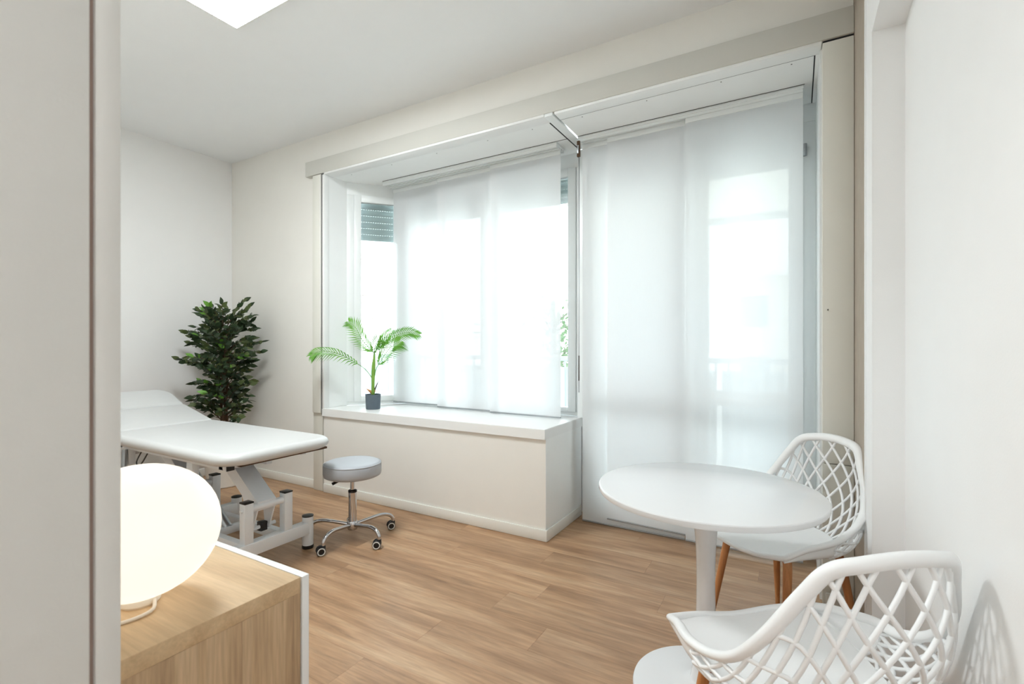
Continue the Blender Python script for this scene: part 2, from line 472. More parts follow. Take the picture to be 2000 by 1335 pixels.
# soffit panels
cs = thing('ceiling_bay', 'pale panelled soffit above the bay window and balcony door', 'soffit', (-1.6, 3.0, ZS), kind='structure')
bb = prism(BM(), [(-3.385, 2.818), (-1.362, 2.818), (-1.362, 3.36), (-3.03, 3.36), (-3.385, 2.955)], 2.640, 2.653); obj('soffit_panel', bb, M_SOFFIT, cs, world=True)
bxo('soffit_panel', (-1.284, 0.076, 2.818, 3.36, 2.640, 2.653), M_SOFFIT, cs, bev=0.001)
bxo('front_board', (-1.284, 0.104, 2.722, 2.812, 2.638, 2.653), M_SOFFIT, cs, bev=0.001)
bxo('end_board', (0.082, 0.106, 2.815, 3.36, 2.638, 2.653), M_SOFFIT, cs, bev=0.001)
bxo('groove_shade', (-3.37, -1.364, 2.8125, 2.8175, 2.6395, 2.653), M_CABLE, cs)  # dark strips set flush to paint the shade in the soffit grooves
bxo('groove_shade', (-1.286, 0.076, 2.8125, 2.8175, 2.6395, 2.653), M_CABLE, cs)
bxo('groove_shade', (-3.10, -1.364, 3.094, 3.099, 2.6385, 2.6405), M_CABLE, cs)
bxo('groove_shade', (-1.286, 0.04, 3.094, 3.099, 2.6385, 2.6405), M_CABLE, cs)
bxo('groove_shade', (0.0765, 0.0815, 2.8175, 3.36, 2.6395, 2.653), M_BLACK, cs)
for sx in (-3.2, -2.75, -2.3, -1.85, -1.5, -1.15, -0.75, -0.35, -0.02):
    bb = lathe(BM(), [(0, -0.001), (0.0035, -0.001), (0.0035, 0.001), (0, 0.001)], 8, (sx, 2.845, 2.640)); obj('screw', bb, M_CABLE, cs, world=True)
dv = thing('trim_6', 'slim pale beam dividing the bay soffit above the bench corner', 'trim', (-1.32, 2.74, ZS), kind='structure')
bxo('beam', (-1.350, -1.294, 2.718, 3.30, 2.633, 2.652), M_PVC, dv, bev=0.002)
bxo('shadow_gap', (-1.363, -1.351, 2.816, 3.30, 2.6375, 2.652), M_BLACK, dv)  # black strip set flush, painted shade along the beam's left side

# bench below the window
be = thing('window_bench', 'white built-in bench box with a thick sill under the bay window', 'window bench', (-2.37, 2.74, 0))
bxo('front_panel', (-3.405, -1.348, 2.732, 2.75, 0, 0.64), M_WALL, be)
bxo('side_panel', (-1.360, -1.3455, 2.733, 3.31, 0, 0.64), M_SOFFIT, be)
bb = prism(BM(), [(-3.405, 2.714), (-1.3445, 2.714), (-1.3445, 3.31), (-1.3445, YG), (-3.03, YG), (-3.385, 2.955), (-3.385, 2.77), (-3.405, 2.77)], 0.634, SILL)
es = [e for e in bb.edges if all(v.co.z > SILL - .01 for v in e.verts)]
bmesh.ops.bevel(bb, geom=es, offset=0.003, segments=2, affect='EDGES'); obj('sill_board', bb, M_WHITE, be, world=True)
bxo('baseboard', (-3.40, -1.3345, 2.72, 2.732, 0, 0.072), M_BASE, be, bev=0.005)
bxo('baseboard', (-1.3455, -1.3335, 2.721, 3.295, 0, 0.072), M_BASE, be, bev=0.005)

# ------------------------------------------------------------------ windows
def oriented(P0, D):
    D = Vector((D[0], D[1], 0)).normalized(); Nn = Vector((D.y, -D.x, 0))    # Nn points into the room
    return Matrix(((D.x, -Nn.x, 0, P0[0]), (D.y, -Nn.y, 0, P0[1]), (0, 0, 1, 0), (0, 0, 0, 1)))   # local x along, local y outward

def make_window(name, label, P0, D, length, z0, z1, panes, shutter_to, cat='window', frame_lines=True, gz_top=2.475):
    w = thing(name, label, cat, (P0[0], P0[1], z0), kind='structure')
    inv = oriented(P0, D)
    def wb(nm, ext, m, bev=0.003):
        b_ = box(BM(), *ext, bev=bev)
        bmesh.ops.transform(b_, matrix=inv, verts=b_.verts)
        return obj(nm, b_, m, w, smooth=True, world=True, angle=0.7)
    xs = sorted({p[0] for p in panes} | {p[1] for p in panes})
    cols = sorted({(p[0], p[1]) for p in panes})
    edges = [0] + [q for c in cols for q in c] + [length]
    # outer frame
    wb('frame_head', (0, length, 0.0, 0.07, gz_top + .06, z1), M_PVC)
    wb('frame_sill', (0, length, 0.0, 0.07, z0, z0 + .03), M_PVC)
    for i in range(0, len(edges), 2):
        a, b_ = edges[i], edges[i + 1]
        first, last = i == 0, i == len(edges) - 2
        mid = (a + b_) / 2
        if first: wb('frame_stile', (a, mid, 0.0, 0.07, z0 + .03, gz_top + .06), M_PVC); wb('sash_stile', (mid, b_, -0.012, 0.05, z0 + .03, gz_top + .06), M_PVC)
        elif last: wb('sash_stile', (a, mid, -0.012, 0.05, z0 + .03, gz_top + .06), M_PVC); wb('frame_stile', (mid, b_, 0.0, 0.07, z0 + .03, gz_top + .06), M_PVC)
        else: wb('sash_stile', (a, mid - .001, -0.012, 0.05, z0 + .03, gz_top + .06), M_PVC); wb('sash_stile', (mid + .001, b_, -0.012, 0.05, z0 + .03, gz_top + .06), M_PVC)
    for c in cols:
        zs = sorted((p[2], p[3]) for p in panes if (p[0], p[1]) == c)
        e = [z0 + .03] + [q for zz in zs for q in zz] + [gz_top + .06]
        for i in range(0, len(e), 2): wb('sash_rail', (c[0], c[1], -0.012, 0.05, e[i], e[i + 1]), M_PVC)
        for zz in zs:
            wb('pane', (c[0] - .003, c[1] + .003, 0.018, 0.022, zz[0] - .003, zz[1] + .003), M_GLASS, 0)
        # roller shutter outside this column, each slat its own
        nsl = int(round((gz_top + .09 - shutter_to) / 0.056)) + 1
        sh = None
        z = shutter_to
        hgt = 0.05
        prof = [(0.0, 0.0), (-0.007, 0.012), (-0.010, 0.026), (-0.007, 0.042), (0.0, 0.0535), (0.005, 0.0535), (0.005, 0.0)]
        b_ = BM(); L0 = c[0] - .01; L1 = c[1] + .01
        A = [b_.verts.new((L0, 0.11 + p, q)) for p, q in prof]; B = [b_.verts.new((L1, 0.11 + p, q)) for p, q in prof]
        n = len(prof)
        for i in range(n): b_.faces.new((A[i], A[(i + 1) % n], B[(i + 1) % n], B[i]))
        b_.faces.new(A); b_.faces.new(B[::-1]); bmesh.ops.recalc_face_normals(b_, faces=b_.faces)
        bmesh.ops.transform(b_, matrix=inv, verts=b_.verts)
        first = obj('shutter_slat', b_, M_SHUT, w, world=True)
        first.location.z = z
        first.data.transform(Matrix.Translation((0, 0, z0))); first.location.z = z - z0
        for i in range(1, nsl):
            s_ = link(bpy.data.objects.new('shutter_slat', first.data)); s_.parent = w; s_.location = (0, 0, z - z0 + i * 0.056)
        # light slots between the slats: short bridges
        for i in range(nsl - 1):
            b2 = BM(); q = L0
            while q < L1 - .012:
                box(b2, q, q + 0.012, 0.108, 0.113, z + i * 0.056 + .049, z + (i + 1) * 0.056 + .002); q += 0.0205
            bmesh.ops.transform(b2, matrix=inv, verts=b2.verts)
            obj('slat_hook_row', b2, M_SHUT, w, world=True)
    return w

w1 = make_window('window_1', 'narrow angled side window with a half raised grey roller shutter', (-3.385, 2.955), (0.355, 0.405), 0.5386, SILL, ZS, [(0.12, 0.43, 0.775, 2.475)], 2.165)
w2 = make_window('window_2', 'wide main window of the bay behind the three short blind panels', (-3.03, YG), (1, 0), 1.685, SILL, ZS, [(0.10, 0.78, 0.757, 2.475), (0.90, 1.561, 0.757, 2.475)], 2.315)
w3 = make_window('door_2', 'white glazed balcony door with a middle rail behind the long blinds', (-1.343, YG), (1, 0), 1.444, 0.0, ZS, [(0.153, 0.732, 0.14, 0.835), (0.153, 0.732, 0.93, 2.465), (0.852, 1.303, 0.14, 0.835), (0.852, 1.303, 0.93, 2.465)], 2.315, cat='balcony door')
bb = BM(); tube(bb, [(0.044, 3.338, 2.33), (0.044, 3.338, 2.40)], 0.011, 10); obj('hinge', bb, M_ALU, w3, smooth=True, world=True, angle=0.7)
bxo('post', (-1.372, -1.3, 3.301, YG - .001, SILL, 2.634), M_PVC, w2, bev=0.003)
bxo('right_lining', (0.098, 0.1045, 2.775, YG, 0, ZS), M_PVC, w3)

# ------------------------------------------------------------------ sliding panel blinds
def blind(x0, x1, y_, z0, z1, label, group, tilt=0.0):
    o = thing('window_blind', label, 'blind', ((x0 + x1) / 2, y_, z0), group=group)
    w = (x1 - x0) / 2; h = z1 - z0
    b_ = BM(); nx, nz = 12, 10
    g = [[b_.verts.new((-w + 2 * w * i / nx, 0.0012 * math.sin(i * 1.7 + y_ * 40) * math.sin(PI * j / nz), tilt * (1 - j / nz) * (i / nx - .5) + h * j / nz)) for i in range(nx + 1)] for j in range(nz + 1)]
    for j in range(nz):
        for i in range(nx): b_.faces.new((g[j][i], g[j][i + 1], g[j + 1][i + 1], g[j + 1][i]))
    obj('fabric', b_, M_BLIND, o, smooth=True)
    b_ = box(BM(), -w, w, -0.006, 0.006, -0.001, 0.009, bev=0.003)
    for v in b_.verts: v.co.z += tilt * v.co.x / (2 * w)
    obj('bottom_rail', b_, M_ALU, o, smooth=True, angle=0.7)
    obj('head_strip', box(BM(), -w, w, -0.004, 0.004, h - .03, h, bev=0.002), M_PVC, o, smooth=True, angle=0.7)
    return o
GL = 'short blind panels at the bay window'; GR = 'long blind panels at the balcony door'
blind(-3.105, -2.50, 3.235, 0.716, 2.606, 'leftmost translucent white blind panel, hanging just above the sill behind the palm', GL)
blind(-2.585, -1.965, 3.205, 0.706, 2.606, 'middle of the three short white blind panels over the bench', GL)
blind(-2.045, -1.447, 3.175, 0.702, 2.606, 'short white blind panel over the bench, next to the hanging wand', GL)
blind(-1.282, -0.60, 3.175, 0.006, 2.606, 'long white blind panel reaching the floor beside the bench', GR)
blind(-1.093, -0.575, 3.145, 0.052, 2.606, 'middle long white blind panel with its grey bottom rail lifted off the floor', GR, tilt=-0.012)
blind(-0.585, 0.033, 3.115, 0.026, 2.606, 'rightmost long white blind panel behind the white chair', GR)
def track(x0, x1, label):
    o = thing('blind_track', label, 'blind track', (x0, 3.2, 2.61))
    bxo('rail', (x0, x1, 3.10, 3.25, 2.622, 2.641), M_PVC, o, bev=0.003)
    for q in (3.115, 3.145, 3.175, 3.205, 3.235):
        bxo('carrier_strip', (x0 + .004, x1 - .004, q - .007, q + .007, 2.606, 2.622), M_PVC, o)
track(-3.11, -1.445, 'white blind track under the soffit above the bench')
track(-1.285, 0.036, 'white blind track under the soffit above the balcony door')
wn = thing('blind_wand', 'thin grey wand hanging from a dark bracket beside the blinds', 'blind wand', (-1.276, 3.10, 0.9))
bb = BM(); tube(bb, [(-1.276, 3.10, 2.50), (-1.277, 3.10, 1.2), (-1.277, 3.10, 0.90)], 0.003, 6); obj('wand', bb, M_ALU, wn, smooth=True, world=True)
bb = BM(); tube(bb, [(-1.277, 3.10, 0.98), (-1.277, 3.10, 1.15)], 0.0045, 8); obj('grip', bb, M_CABLE, wn, smooth=True, world=True)
bxo('bracket', (-1.288, -1.268, 3.088, 3.106, 2.50, 2.607), M_BARK, wn, bev=0.002)
bxo('hook', (-1.284, -1.272, 3.082, 3.090, 2.52, 2.575), M_ALU, wn, bev=0.001)

# ------------------------------------------------------------------ ceiling light
cl = thing('ceiling_light', 'square glowing LED panel on the ceiling', 'ceiling light', (-2.385, 1.27, ZC))
bb = BM()
for e in ((-2.685, -2.675, .97, 1.57), (-2.085, -2.075, .97, 1.57), (-2.685, -2.075, .96, .97), (-2.685, -2.075, 1.57, 1.58)): box(bb, *e, 2.972, ZC)
obj('frame', bb, M_WHITE, cl, world=True)
bxo('diffuser', (-2.675, -2.085, .97, 1.57, 2.974, 2.984), M_PANEL, cl)

# ------------------------------------------------------------------ oak cabinet and lamp
cb = thing('cabinet', 'light oak low cabinet with white doors by the door frame', 'cabinet', (-1.5, 0.45, 0))
CT = 0.74
bxo('top_panel', (-2.09, -0.888, 0.252, 0.655, CT - .032, CT), M_OAK, cb, bev=0.0015)
bxo('side_panel', (-0.920, -0.8885, 0.252, 0.532, 0.04, CT - .032), M_OAKV, cb, bev=0.0008)
bxo('side_panel', (-0.920, -0.8885, 0.532, 0.655, 0.04, CT - .032), M_OAKV, cb, bev=0.0008)
bxo('side_panel', (-2.09, -2.058, 0.252, 0.655, 0.04, CT - .032), M_OAKV, cb, bev=0.001)
bxo('bottom_panel', (-2.058, -0.92, 0.252, 0.655, 0.04, 0.07), M_OAK, cb)
bxo('back_panel', (-2.058, -0.92, 0.246, 0.254, 0.06, CT - .03), M_OAK, cb)
for a, c_ in ((-2.09, -1.492), (-1.488, -0.886)):
    d = bxo('door', (a, c_, 0.657, 0.674, 0.04, CT), M_WHITE, cb, bev=0.0015)
    hb = box(BM(), c_ - .06 if a < -1.5 else a + .04, c_ - .04 if a < -1.5 else a + .06, 0.674, 0.688, .42, .55, bev=0.003)
    h = obj('handle', hb, M_ALU, d, smooth=True, angle=0.7); h.data.transform(Matrix.Translation(-cb.location))
bxo('plinth', (-2.05, -0.93, 0.29, 0.60, 0.0, 0.04), M_WHITE, cb)

LX, LY = -1.06, 0.44
lp = thing('table_lamp', 'glowing egg-shaped opal glass lamp on the oak cabinet', 'lamp', (LX, LY, CT))
prof = []
A_, C_ = 0.131, 0.1205
for i in range(25):
    t = -PI / 2 + PI * i / 24
    prof.append((A_ * math.cos(t) ** 0.95 if abs(math.cos(t)) > 1e-6 else 0, C_ * math.sin(t)))
obj('shade', lathe(BM(), prof, 48, (0, 0, 0.014 + C_)), M_SHADE, lp, smooth=True)
obj('base', lathe(BM(), [(0, 0), (0.030, 0), (0.032, 0.004), (0.03, 0.012), (0.026, 0.018), (0, 0.018)], 32), M_CORDW, lp, smooth=True, angle=0.6)
bb = BM(); tube(bb, catmull([(0.028, 0.012, 0.008), (0.062, -0.01, 0.005), (0.055, -0.06, 0.0035), (0.0, -0.105, 0.0035), (-0.08, -0.13, 0.0035), (-0.17, -0.15, 0.0035)], 30), 0.0032, 8)
obj('cord', bb, M_CORDW, lp, smooth=True)

# ------------------------------------------------------------------ treatment table
tb = thing('treatment_table', 'white padded treatment table with raised backrest and steel base', 'treatment table', (-3.2, 1.667, 0))
def cushion(x0, x1, y0, y1, z0, z1, rc, re, mtx=None, end0=True, end1=True):
    """upholstered pad: rounded plan corners and a soft rounded edge"""
    poly = []
    def corner(cx, cy, a0, r):
        for k in range(7):
            a = a0 + PI / 2 * k / 6; poly.append((cx + r * math.cos(a), cy + r * math.sin(a)))
    r1 = rc if end1 else .012; r0 = rc if end0 else .012
    corner(x1 - r1, y1 - r1, 0, r1); corner(x0 + r0, y1 - r0, PI / 2, r0); corner(x0 + r0, y0 + r0, PI, r0); corner(x1 - r1, y0 + r1, 1.5 * PI, r1)
    bm = BM(); rings = []
    n = len(poly); cx, cy = (x0 + x1) / 2, (y0 + y1) / 2
    steps = [(-PI / 2 + PI * i / 10) for i in range(11)]
    for t in steps:
        ins = re * (1 - math.cos(t)); z = (z0 + z1) / 2 + (z1 - z0) / 2 * math.sin(t)
        ring = []
        for (px_, py_) in poly:
            sx = (abs(px_ - cx) - ins) / abs(px_ - cx) if abs(px_ - cx) > 1e-6 else 1
            sy = (abs(py_ - cy) - ins) / abs(py_ - cy) if abs(py_ - cy) > 1e-6 else 1
            ring.append(bm.verts.new((cx + (px_ - cx) * sx, cy + (py_ - cy) * sy, z)))
        rings.append(ring)
    for A, B in zip(rings, rings[1:]):
        for k in range(n): bm.faces.new((A[k], A[(k + 1) % n], B[(k + 1) % n], B[k]))
    bm.faces.new(rings[0][::-1]); bm.faces.new(rings[-1])
    if mtx is not None: bmesh.ops.transform(bm, matrix=mtx, verts=bm.verts)
    return bm
obj('leg_cushion', cushion(-3.695, -2.375, 1.332, 2.004, 0.616, 0.680, 0.12, 0.034, end0=False), M_VINYLW, tb, smooth=True, world=True, angle=0.9)
def ramp(xh, zh, ang):
    return Matrix.Translation((xh, 0, zh)) @ Matrix.Rotation(ang, 4, 'Y') @ Matrix.Translation((-xh, 0, -zh))
obj('backrest', cushion(-4.11, -3.70, 1.332, 2.004, 0.603, 0.678, 0.05, 0.02, ramp(-3.70, 0.678, 0.225), end0=False, end1=False), M_VINYLW, tb, smooth=True, world=True, angle=0.9)
obj('headrest', cushion(-4.385, -4.105, 1.332, 2.004, 0.700, 0.770, 0.10, 0.028, ramp(-4.10, 0.770, 0.40), end1=False), M_VINYLW, tb, smooth=True, world=True, angle=0.9)
for y_ in (1.45, 1.885):
    bxo('subframe_rail', (-3.75, -2.53, y_ - .02, y_ + .02, 0.572, 0.606), M_STEELW, tb, bev=0.003)
bxo('subframe_bar', (-2.60, -2.56, 1.43, 1.70, 0.572, 0.606), M_STEELW, tb, bev=0.003)
bxo('end_cap', (-2.53, -2.524, 1.43, 1.47, 0.572, 0.606), M_BPLAST, tb)
bxo('subframe_bar', (-3.72, -3.68, 1.43, 1.905, 0.572, 0.603), M_STEELW, tb, bev=0.003)
bxo('underboard', (-3.69, -2.42, 1.44, 1.965, 0.606, 0.617), M_BARK, tb)
for xb in (-2.55, -3.29):
    bxo('foot_beam', (xb - .03, xb + .03, 1.41, 1.925, 0.088, 0.158), M_STEELW, tb, bev=0.004)
    for y_ in (1.40, 1.93):
        obj('foot', lathe(BM(), [(0, .018), (.032, .018), (.032, .192), (0, .192)], 24, (xb, y_, 0)), M_STEELW, tb, smooth=True, world=True, angle=0.6)
        f_ = obj('foot_pad', lathe(BM(), [(0, 0), (.032, 0), (.034, .006), (.033, .02), (0, .02)], 24, (xb, y_, 0)), M_BPLAST, tb, smooth=True, world=True, angle=0.6)
        obj('foot_cap', lathe(BM(), [(0, .19), (.033, .19), (.033, .196), (.02, .200), (0, .201)], 24, (xb, y_, 0)), M_BPLAST, tb, smooth=True, world=True, angle=0.6)
    for y_ in (1.55, 1.785):
        bxo('upright', (xb - .025, xb + .025, y_ - .025, y_ + .025, 0.155, 0.372), M_STEELW, tb, bev=0.003)
        bxo('upright_cap', (xb - .026, xb + .026, y_ - .026, y_ + .026, 0.372, 0.381), M_BPLAST, tb, bev=0.002)
    bb = BM(); tube(bb, [(xb, 1.535, 0.335), (xb, 1.80, 0.335)], 0.02, 16); obj('crossbar', bb, M_STEELW, tb, smooth=True, world=True, angle=0.7)
    bb = BM(); tube(bb, [(xb, 1.515, 0.335), (xb, 1.535, 0.335)], 0.009, 10); obj('bolt', bb, M_STEELW, tb, smooth=True, world=True, angle=0.7)
    # lift arm: wide box section from the upper axle down to the crossbar, with side cheeks below
    def arm(y0, y1, pts, th):
        b_ = BM(); A = [b_.verts.new((p[0], y0, p[1])) for p in pts]; B = [b_.verts.new((p[0], y1, p[1])) for p in pts]
        n = len(pts)
        for i in range(n): b_.faces.new((A[i], A[(i + 1) % n], B[(i + 1) % n], B[i]))
        b_.faces.new(A[::-1]); b_.faces.new(B); bmesh.ops.recalc_face_normals(b_, faces=b_.faces); return b_
    obj('lift_arm', arm(1.605, 1.715, [(xb - .36, .57), (xb - .29, .585), (xb + .01, .362), (xb + .01, .315), (xb - .10, .315), (xb - .135, .38), (xb - .34, .53)], 0), M_STEELW, tb, world=True)
    for y_ in (1.61, 1.71):
        obj('arm_cheek', arm(y_ - .004, y_ + .004, [(xb - .10, .33), (xb + .012, .335), (xb - .045, .185), (xb - .08, .185)], 0), M_STEELW, tb, world=True)
    bb = BM(); tube(bb, [(xb - .06, 1.57, .20), (xb - .06, 1.755, .20)], 0.011, 10); obj('axle', bb, M_STEELW, tb, smooth=True, world=True, angle=0.7)
    bxo('axle_block', (xb - .085, xb - .045, 1.66, 1.70, 0.175, 0.225), M_BPLAST, tb, bev=0.003)
    bb = BM(); tube(bb, [(xb - .34, 1.45, .545), (xb - .34, 1.885, .545)], 0.016, 12); obj('upper_axle', bb, M_STEELW, tb, smooth=True, world=True, angle=0.7)
    for y_ in (1.45, 1.885):
        bxo('axle_bracket', (xb - .37, xb - .31, y_ - .019, y_ + .019, 0.475, 0.573), M_STEELW, tb, bev=0.003)
for y_ in (1.555, 1.78):
    bxo('base_rail', (-3.26, -2.58, y_ - .02, y_ + .02, 0.095, 0.15), M_STEELW, tb, bev=0.003)
bxo('base_bar', (-2.95, -2.91, 1.57, 1.765, 0.10, 0.145), M_STEELW, tb, bev=0.003)
bb = BM(); tube(bb, [(-2.93, 1.667, .13), (-3.35, 1.667, .46)], [.028, .02], 14); obj('lift_motor', bb, M_ALU, tb, smooth=True, world=True, angle=0.7)
bb = BM(); tube(bb, [(-3.62, 1.42, .57), (-3.52, 1.36, .10)], .016, 10); obj('gas_strut', bb, M_ALU, tb, smooth=True, world=True, angle=0.7)
bb = BM(); tube(bb, catmull([(-3.52, 1.47, .565), (-3.54, 1.45, .50), (-3.50, 1.44, .48), (-3.47, 1.45, .50), (-3.44, 1.47, .565)], 16), .004, 6); obj('cable', bb, M_CABLE, tb, smooth=True, world=True)
bb = BM(); tube(bb, catmull([(-2.75, 1.69, .18), (-2.72, 1.68, .02), (-2.66, 1.70, .006), (-2.62, 1.66, .006), (-2.68, 1.63, .006)], 20), .004, 6); obj('cable', bb, M_CORDW, tb, smooth=True, world=True)

# ------------------------------------------------------------------ stool
st = thing('rolling_stool', 'round grey padded stool on a chrome five-arm base with casters', 'stool', (-2.435, 2.172, 0))
SZ = 0.486; SR = 0.178
obj('seat', lathe(BM(), [(0, SZ - .092), (SR - .02, SZ - .092), (SR - .004, SZ - .084), (SR, SZ - .07), (SR, SZ - .022), (SR - .006, SZ - .008), (SR - .022, SZ - .001), (SR * .6, SZ), (0, SZ + .001)], 56), M_VINYLG, st, smooth=True, angle=1.0)
bb = BM()
tube(bb, [((SR - .003) * math.cos(a), (SR - .003) * math.sin(a), 0) for a in []] or [((SR - .004) * math.cos(2 * PI * k / 48), (SR - .004) * math.sin(2 * PI * k / 48), SZ - .012) for k in range(48)], .0035, 6, closed=True)
obj('piping', bb, M_VINYLG, st, smooth=True)
obj('seat_plate', lathe(BM(), [(0, SZ - .105), (.045, SZ - .105), (.05, SZ - .092), (0, SZ - .092)], 24), M_BPLAST, st, smooth=True, angle=0.6)
obj('piston', lathe(BM(), [(0, .27), (.014, .27), (.014, SZ - .10), (0, SZ - .10)], 24), M_CHROME, st, smooth=True, angle=0.6)
obj('column', lathe(BM(), [(0, .085), (.025, .085), (.025, .292), (0, .292)], 28), M_CHROME, st, smooth=True, angle=0.6)
obj('collar', lathe(BM(), [(0, .290), (.027, .290), (.027, .302), (.018, .307), (0, .307)], 28), M_BPLAST, st, smooth=True, angle=0.6)
obj('hub', lathe(BM(), [(0, .055), (.028, .055), (.033, .065), (.033, .10), (.028, .108), (0, .108)], 28), M_CHROME, st, smooth=True, angle=0.6)
ldir = Vector((-0.45, -0.89, 0)).normalized()
bb = BM(); tube(bb, [ldir * .02 + Vector((0, 0, SZ - .100)), ldir * .07 + Vector((0, 0, SZ - .106)), ldir * .125 + Vector((0, 0, SZ - .128))], [.007, .008, .009], 8, flat=1.6); obj('lever', bb, M_BPLAST, st, smooth=True, angle=0.7)
for k in range(5):
    a = math.radians(209 + 72 * k); d = Vector((math.cos(a), math.sin(a), 0))
    pts = catmull([d * .02 + Vector((0, 0, .085)), d * .10 + Vector((0, 0, .098)), d * .18 + Vector((0, 0, .108)), d * .235 + Vector((0, 0, .100)), d * .262 + Vector((0, 0, .078)), d * .268 + Vector((0, 0, .052))], 22)
    bb = BM(); tube(bb, pts, .0115, 12); obj('arm', bb, M_CHROME, st, smooth=True, angle=0.8)
    # caster: fork hood and two wheels with a white ring
    tilt = math.radians((-44, -30, -52, -38, -60)[k])
    ax = Vector((math.cos(tilt), math.sin(tilt), 0)); fwd = Vector((-ax.y, ax.x, 0)); p = d * .268
    cpos = p + fwd * -.014
    ca = link(bpy.data.objects.new('caster', None)); ca.parent = st; ca.location = (cpos.x, cpos.y, 0.026); ca.rotation_euler = (0, 0, math.atan2(ax.y, ax.x)); ca.empty_display_size = .02
    Rx = Matrix.Rotation(PI / 2, 4, 'Y')
    bb = lathe(BM(), [(0, -.010), (.021, -.010), (.021, .010), (0, .010)], 20); bmesh.ops.transform(bb, matrix=Rx, verts=bb.verts)
    box(bb, -.012, .012, 0.0, .026, -.002, .030, bev=.004)
    obj('hood', bb, M_BPLAST, ca, smooth=True, angle=0.6)
    for s in (-1, 1):
        bb = lathe(BM(), [(0, -.007), (.023, -.007), (.026, -.003), (.026, .003), (.023, .007), (0, .007)], 24); bmesh.ops.transform(bb, matrix=Matrix.Translation((s * .0175, 0, 0)) @ Rx, verts=bb.verts); obj('wheel', bb, M_BPLAST, ca, smooth=True, angle=0.7)
        bb = lathe(BM(), [(.0165, .0), (.0225, .0), (.022, .0025), (.017, .0025), (.0165, 0)], 24); bmesh.ops.transform(bb, matrix=Matrix.Translation((s * .024, 0, 0)) @ Matrix.Rotation(s * PI / 2, 4, 'Y'), verts=bb.verts); obj('wheel_ring', bb, M_WRING, ca, smooth=True, angle=0.7)

# ------------------------------------------------------------------ round pedestal table
tt = thing('round_table', 'glossy white round pedestal table between the two lattice chairs', 'table', (-0.275, 1.83, 0))
TR = 0.371; TZ = 0.72
obj('table_top', lathe(BM(), [(0, TZ - .024), (TR - .012, TZ - .024), (TR - .003, TZ - .021), (TR, TZ - .015), (TR, TZ - .004), (TR - .002, TZ - .001), (TR - .005, TZ), (0, TZ)], 96), M_TABLE, tt, smooth=True, angle=0.5)
stem = [(0, .012), (.06, .014), (.052, .05), (.043, .10), (.036, .18), (.032, .30), (.031, .42), (.034, .52), (.042, .61), (.052, .665), (.062, .70), (0, .70)]
pr = [(0, stem[0][1])] + [(v.x, v.z) for v in catmull([(r, 0, z) for r, z in stem[1:-1]], 40)] + [(0, .70)]
obj('stem', lathe(BM(), pr, 40), M_TABLE, tt, smooth=True, angle=1.0)
obj('base', lathe(BM(), [(0, 0), (.245, 0), (.25, .004), (.247, .012), (.21, .018), (.14, .024), (.08, .034), (.05, .05), (0, .05)], 72), M_TABLE, tt, smooth=True, angle=0.8)

# ------------------------------------------------------------------ lattice chairs
def half_to_full(pts):
    """pts from front right to back centre; mirror to the left"""
    return pts + [(-x, y, z) for x, y, z in pts[:-1][::-1]]
RIM = half_to_full([(0.221, 0.209, 0.441), (0.237, 0.134, 0.467), (0.262, 0.037, 0.488), (0.254, -0.045, 0.502), (0.246, -0.134, 0.549), (0.222, -0.197, 0.625), (0.172, -0.24, 0.724), (0.136, -0.268, 0.784), (0.083, -0.29, 0.804), (0.0, -0.298, 0.812)])
PAN = half_to_full([(0.203, 0.196, 0.436), (0.212, 0.12, 0.430), (0.210, 0.03, 0.420), (0.200, -0.04, 0.412), (0.185, -0.09, 0.410), (0.155, -0.135, 0.414), (0.120, -0.165, 0.418), (0.085, -0.182, 0.424), (0.05, -0.19, 0.428), (0.0, -0.195, 0.430)])
NA = 200
RIMC = catmull(RIM, NA); PANC = catmull(PAN, NA)
def shell_pt(a, r):
    a = min(max(a, 0), 1); k = min(int(a * NA), NA - 1); u = a * NA - k
    R = RIMC[k].lerp(RIMC[k + 1], u); P = PANC[k].lerp(PANC[k + 1], u)
    q = P.lerp(R, r)
    out = Vector((q.x, q.y + .03, 0))
    if out.length > 1e-6: out.normalize()
    hgt = R.z - P.z
    bul = 4 * r * (1 - r) ** 1.2 * (0.018 + 0.10 * hgt)
    return q + out * bul + Vector((0, 0, -0.014 * 4 * r * (1 - r)))
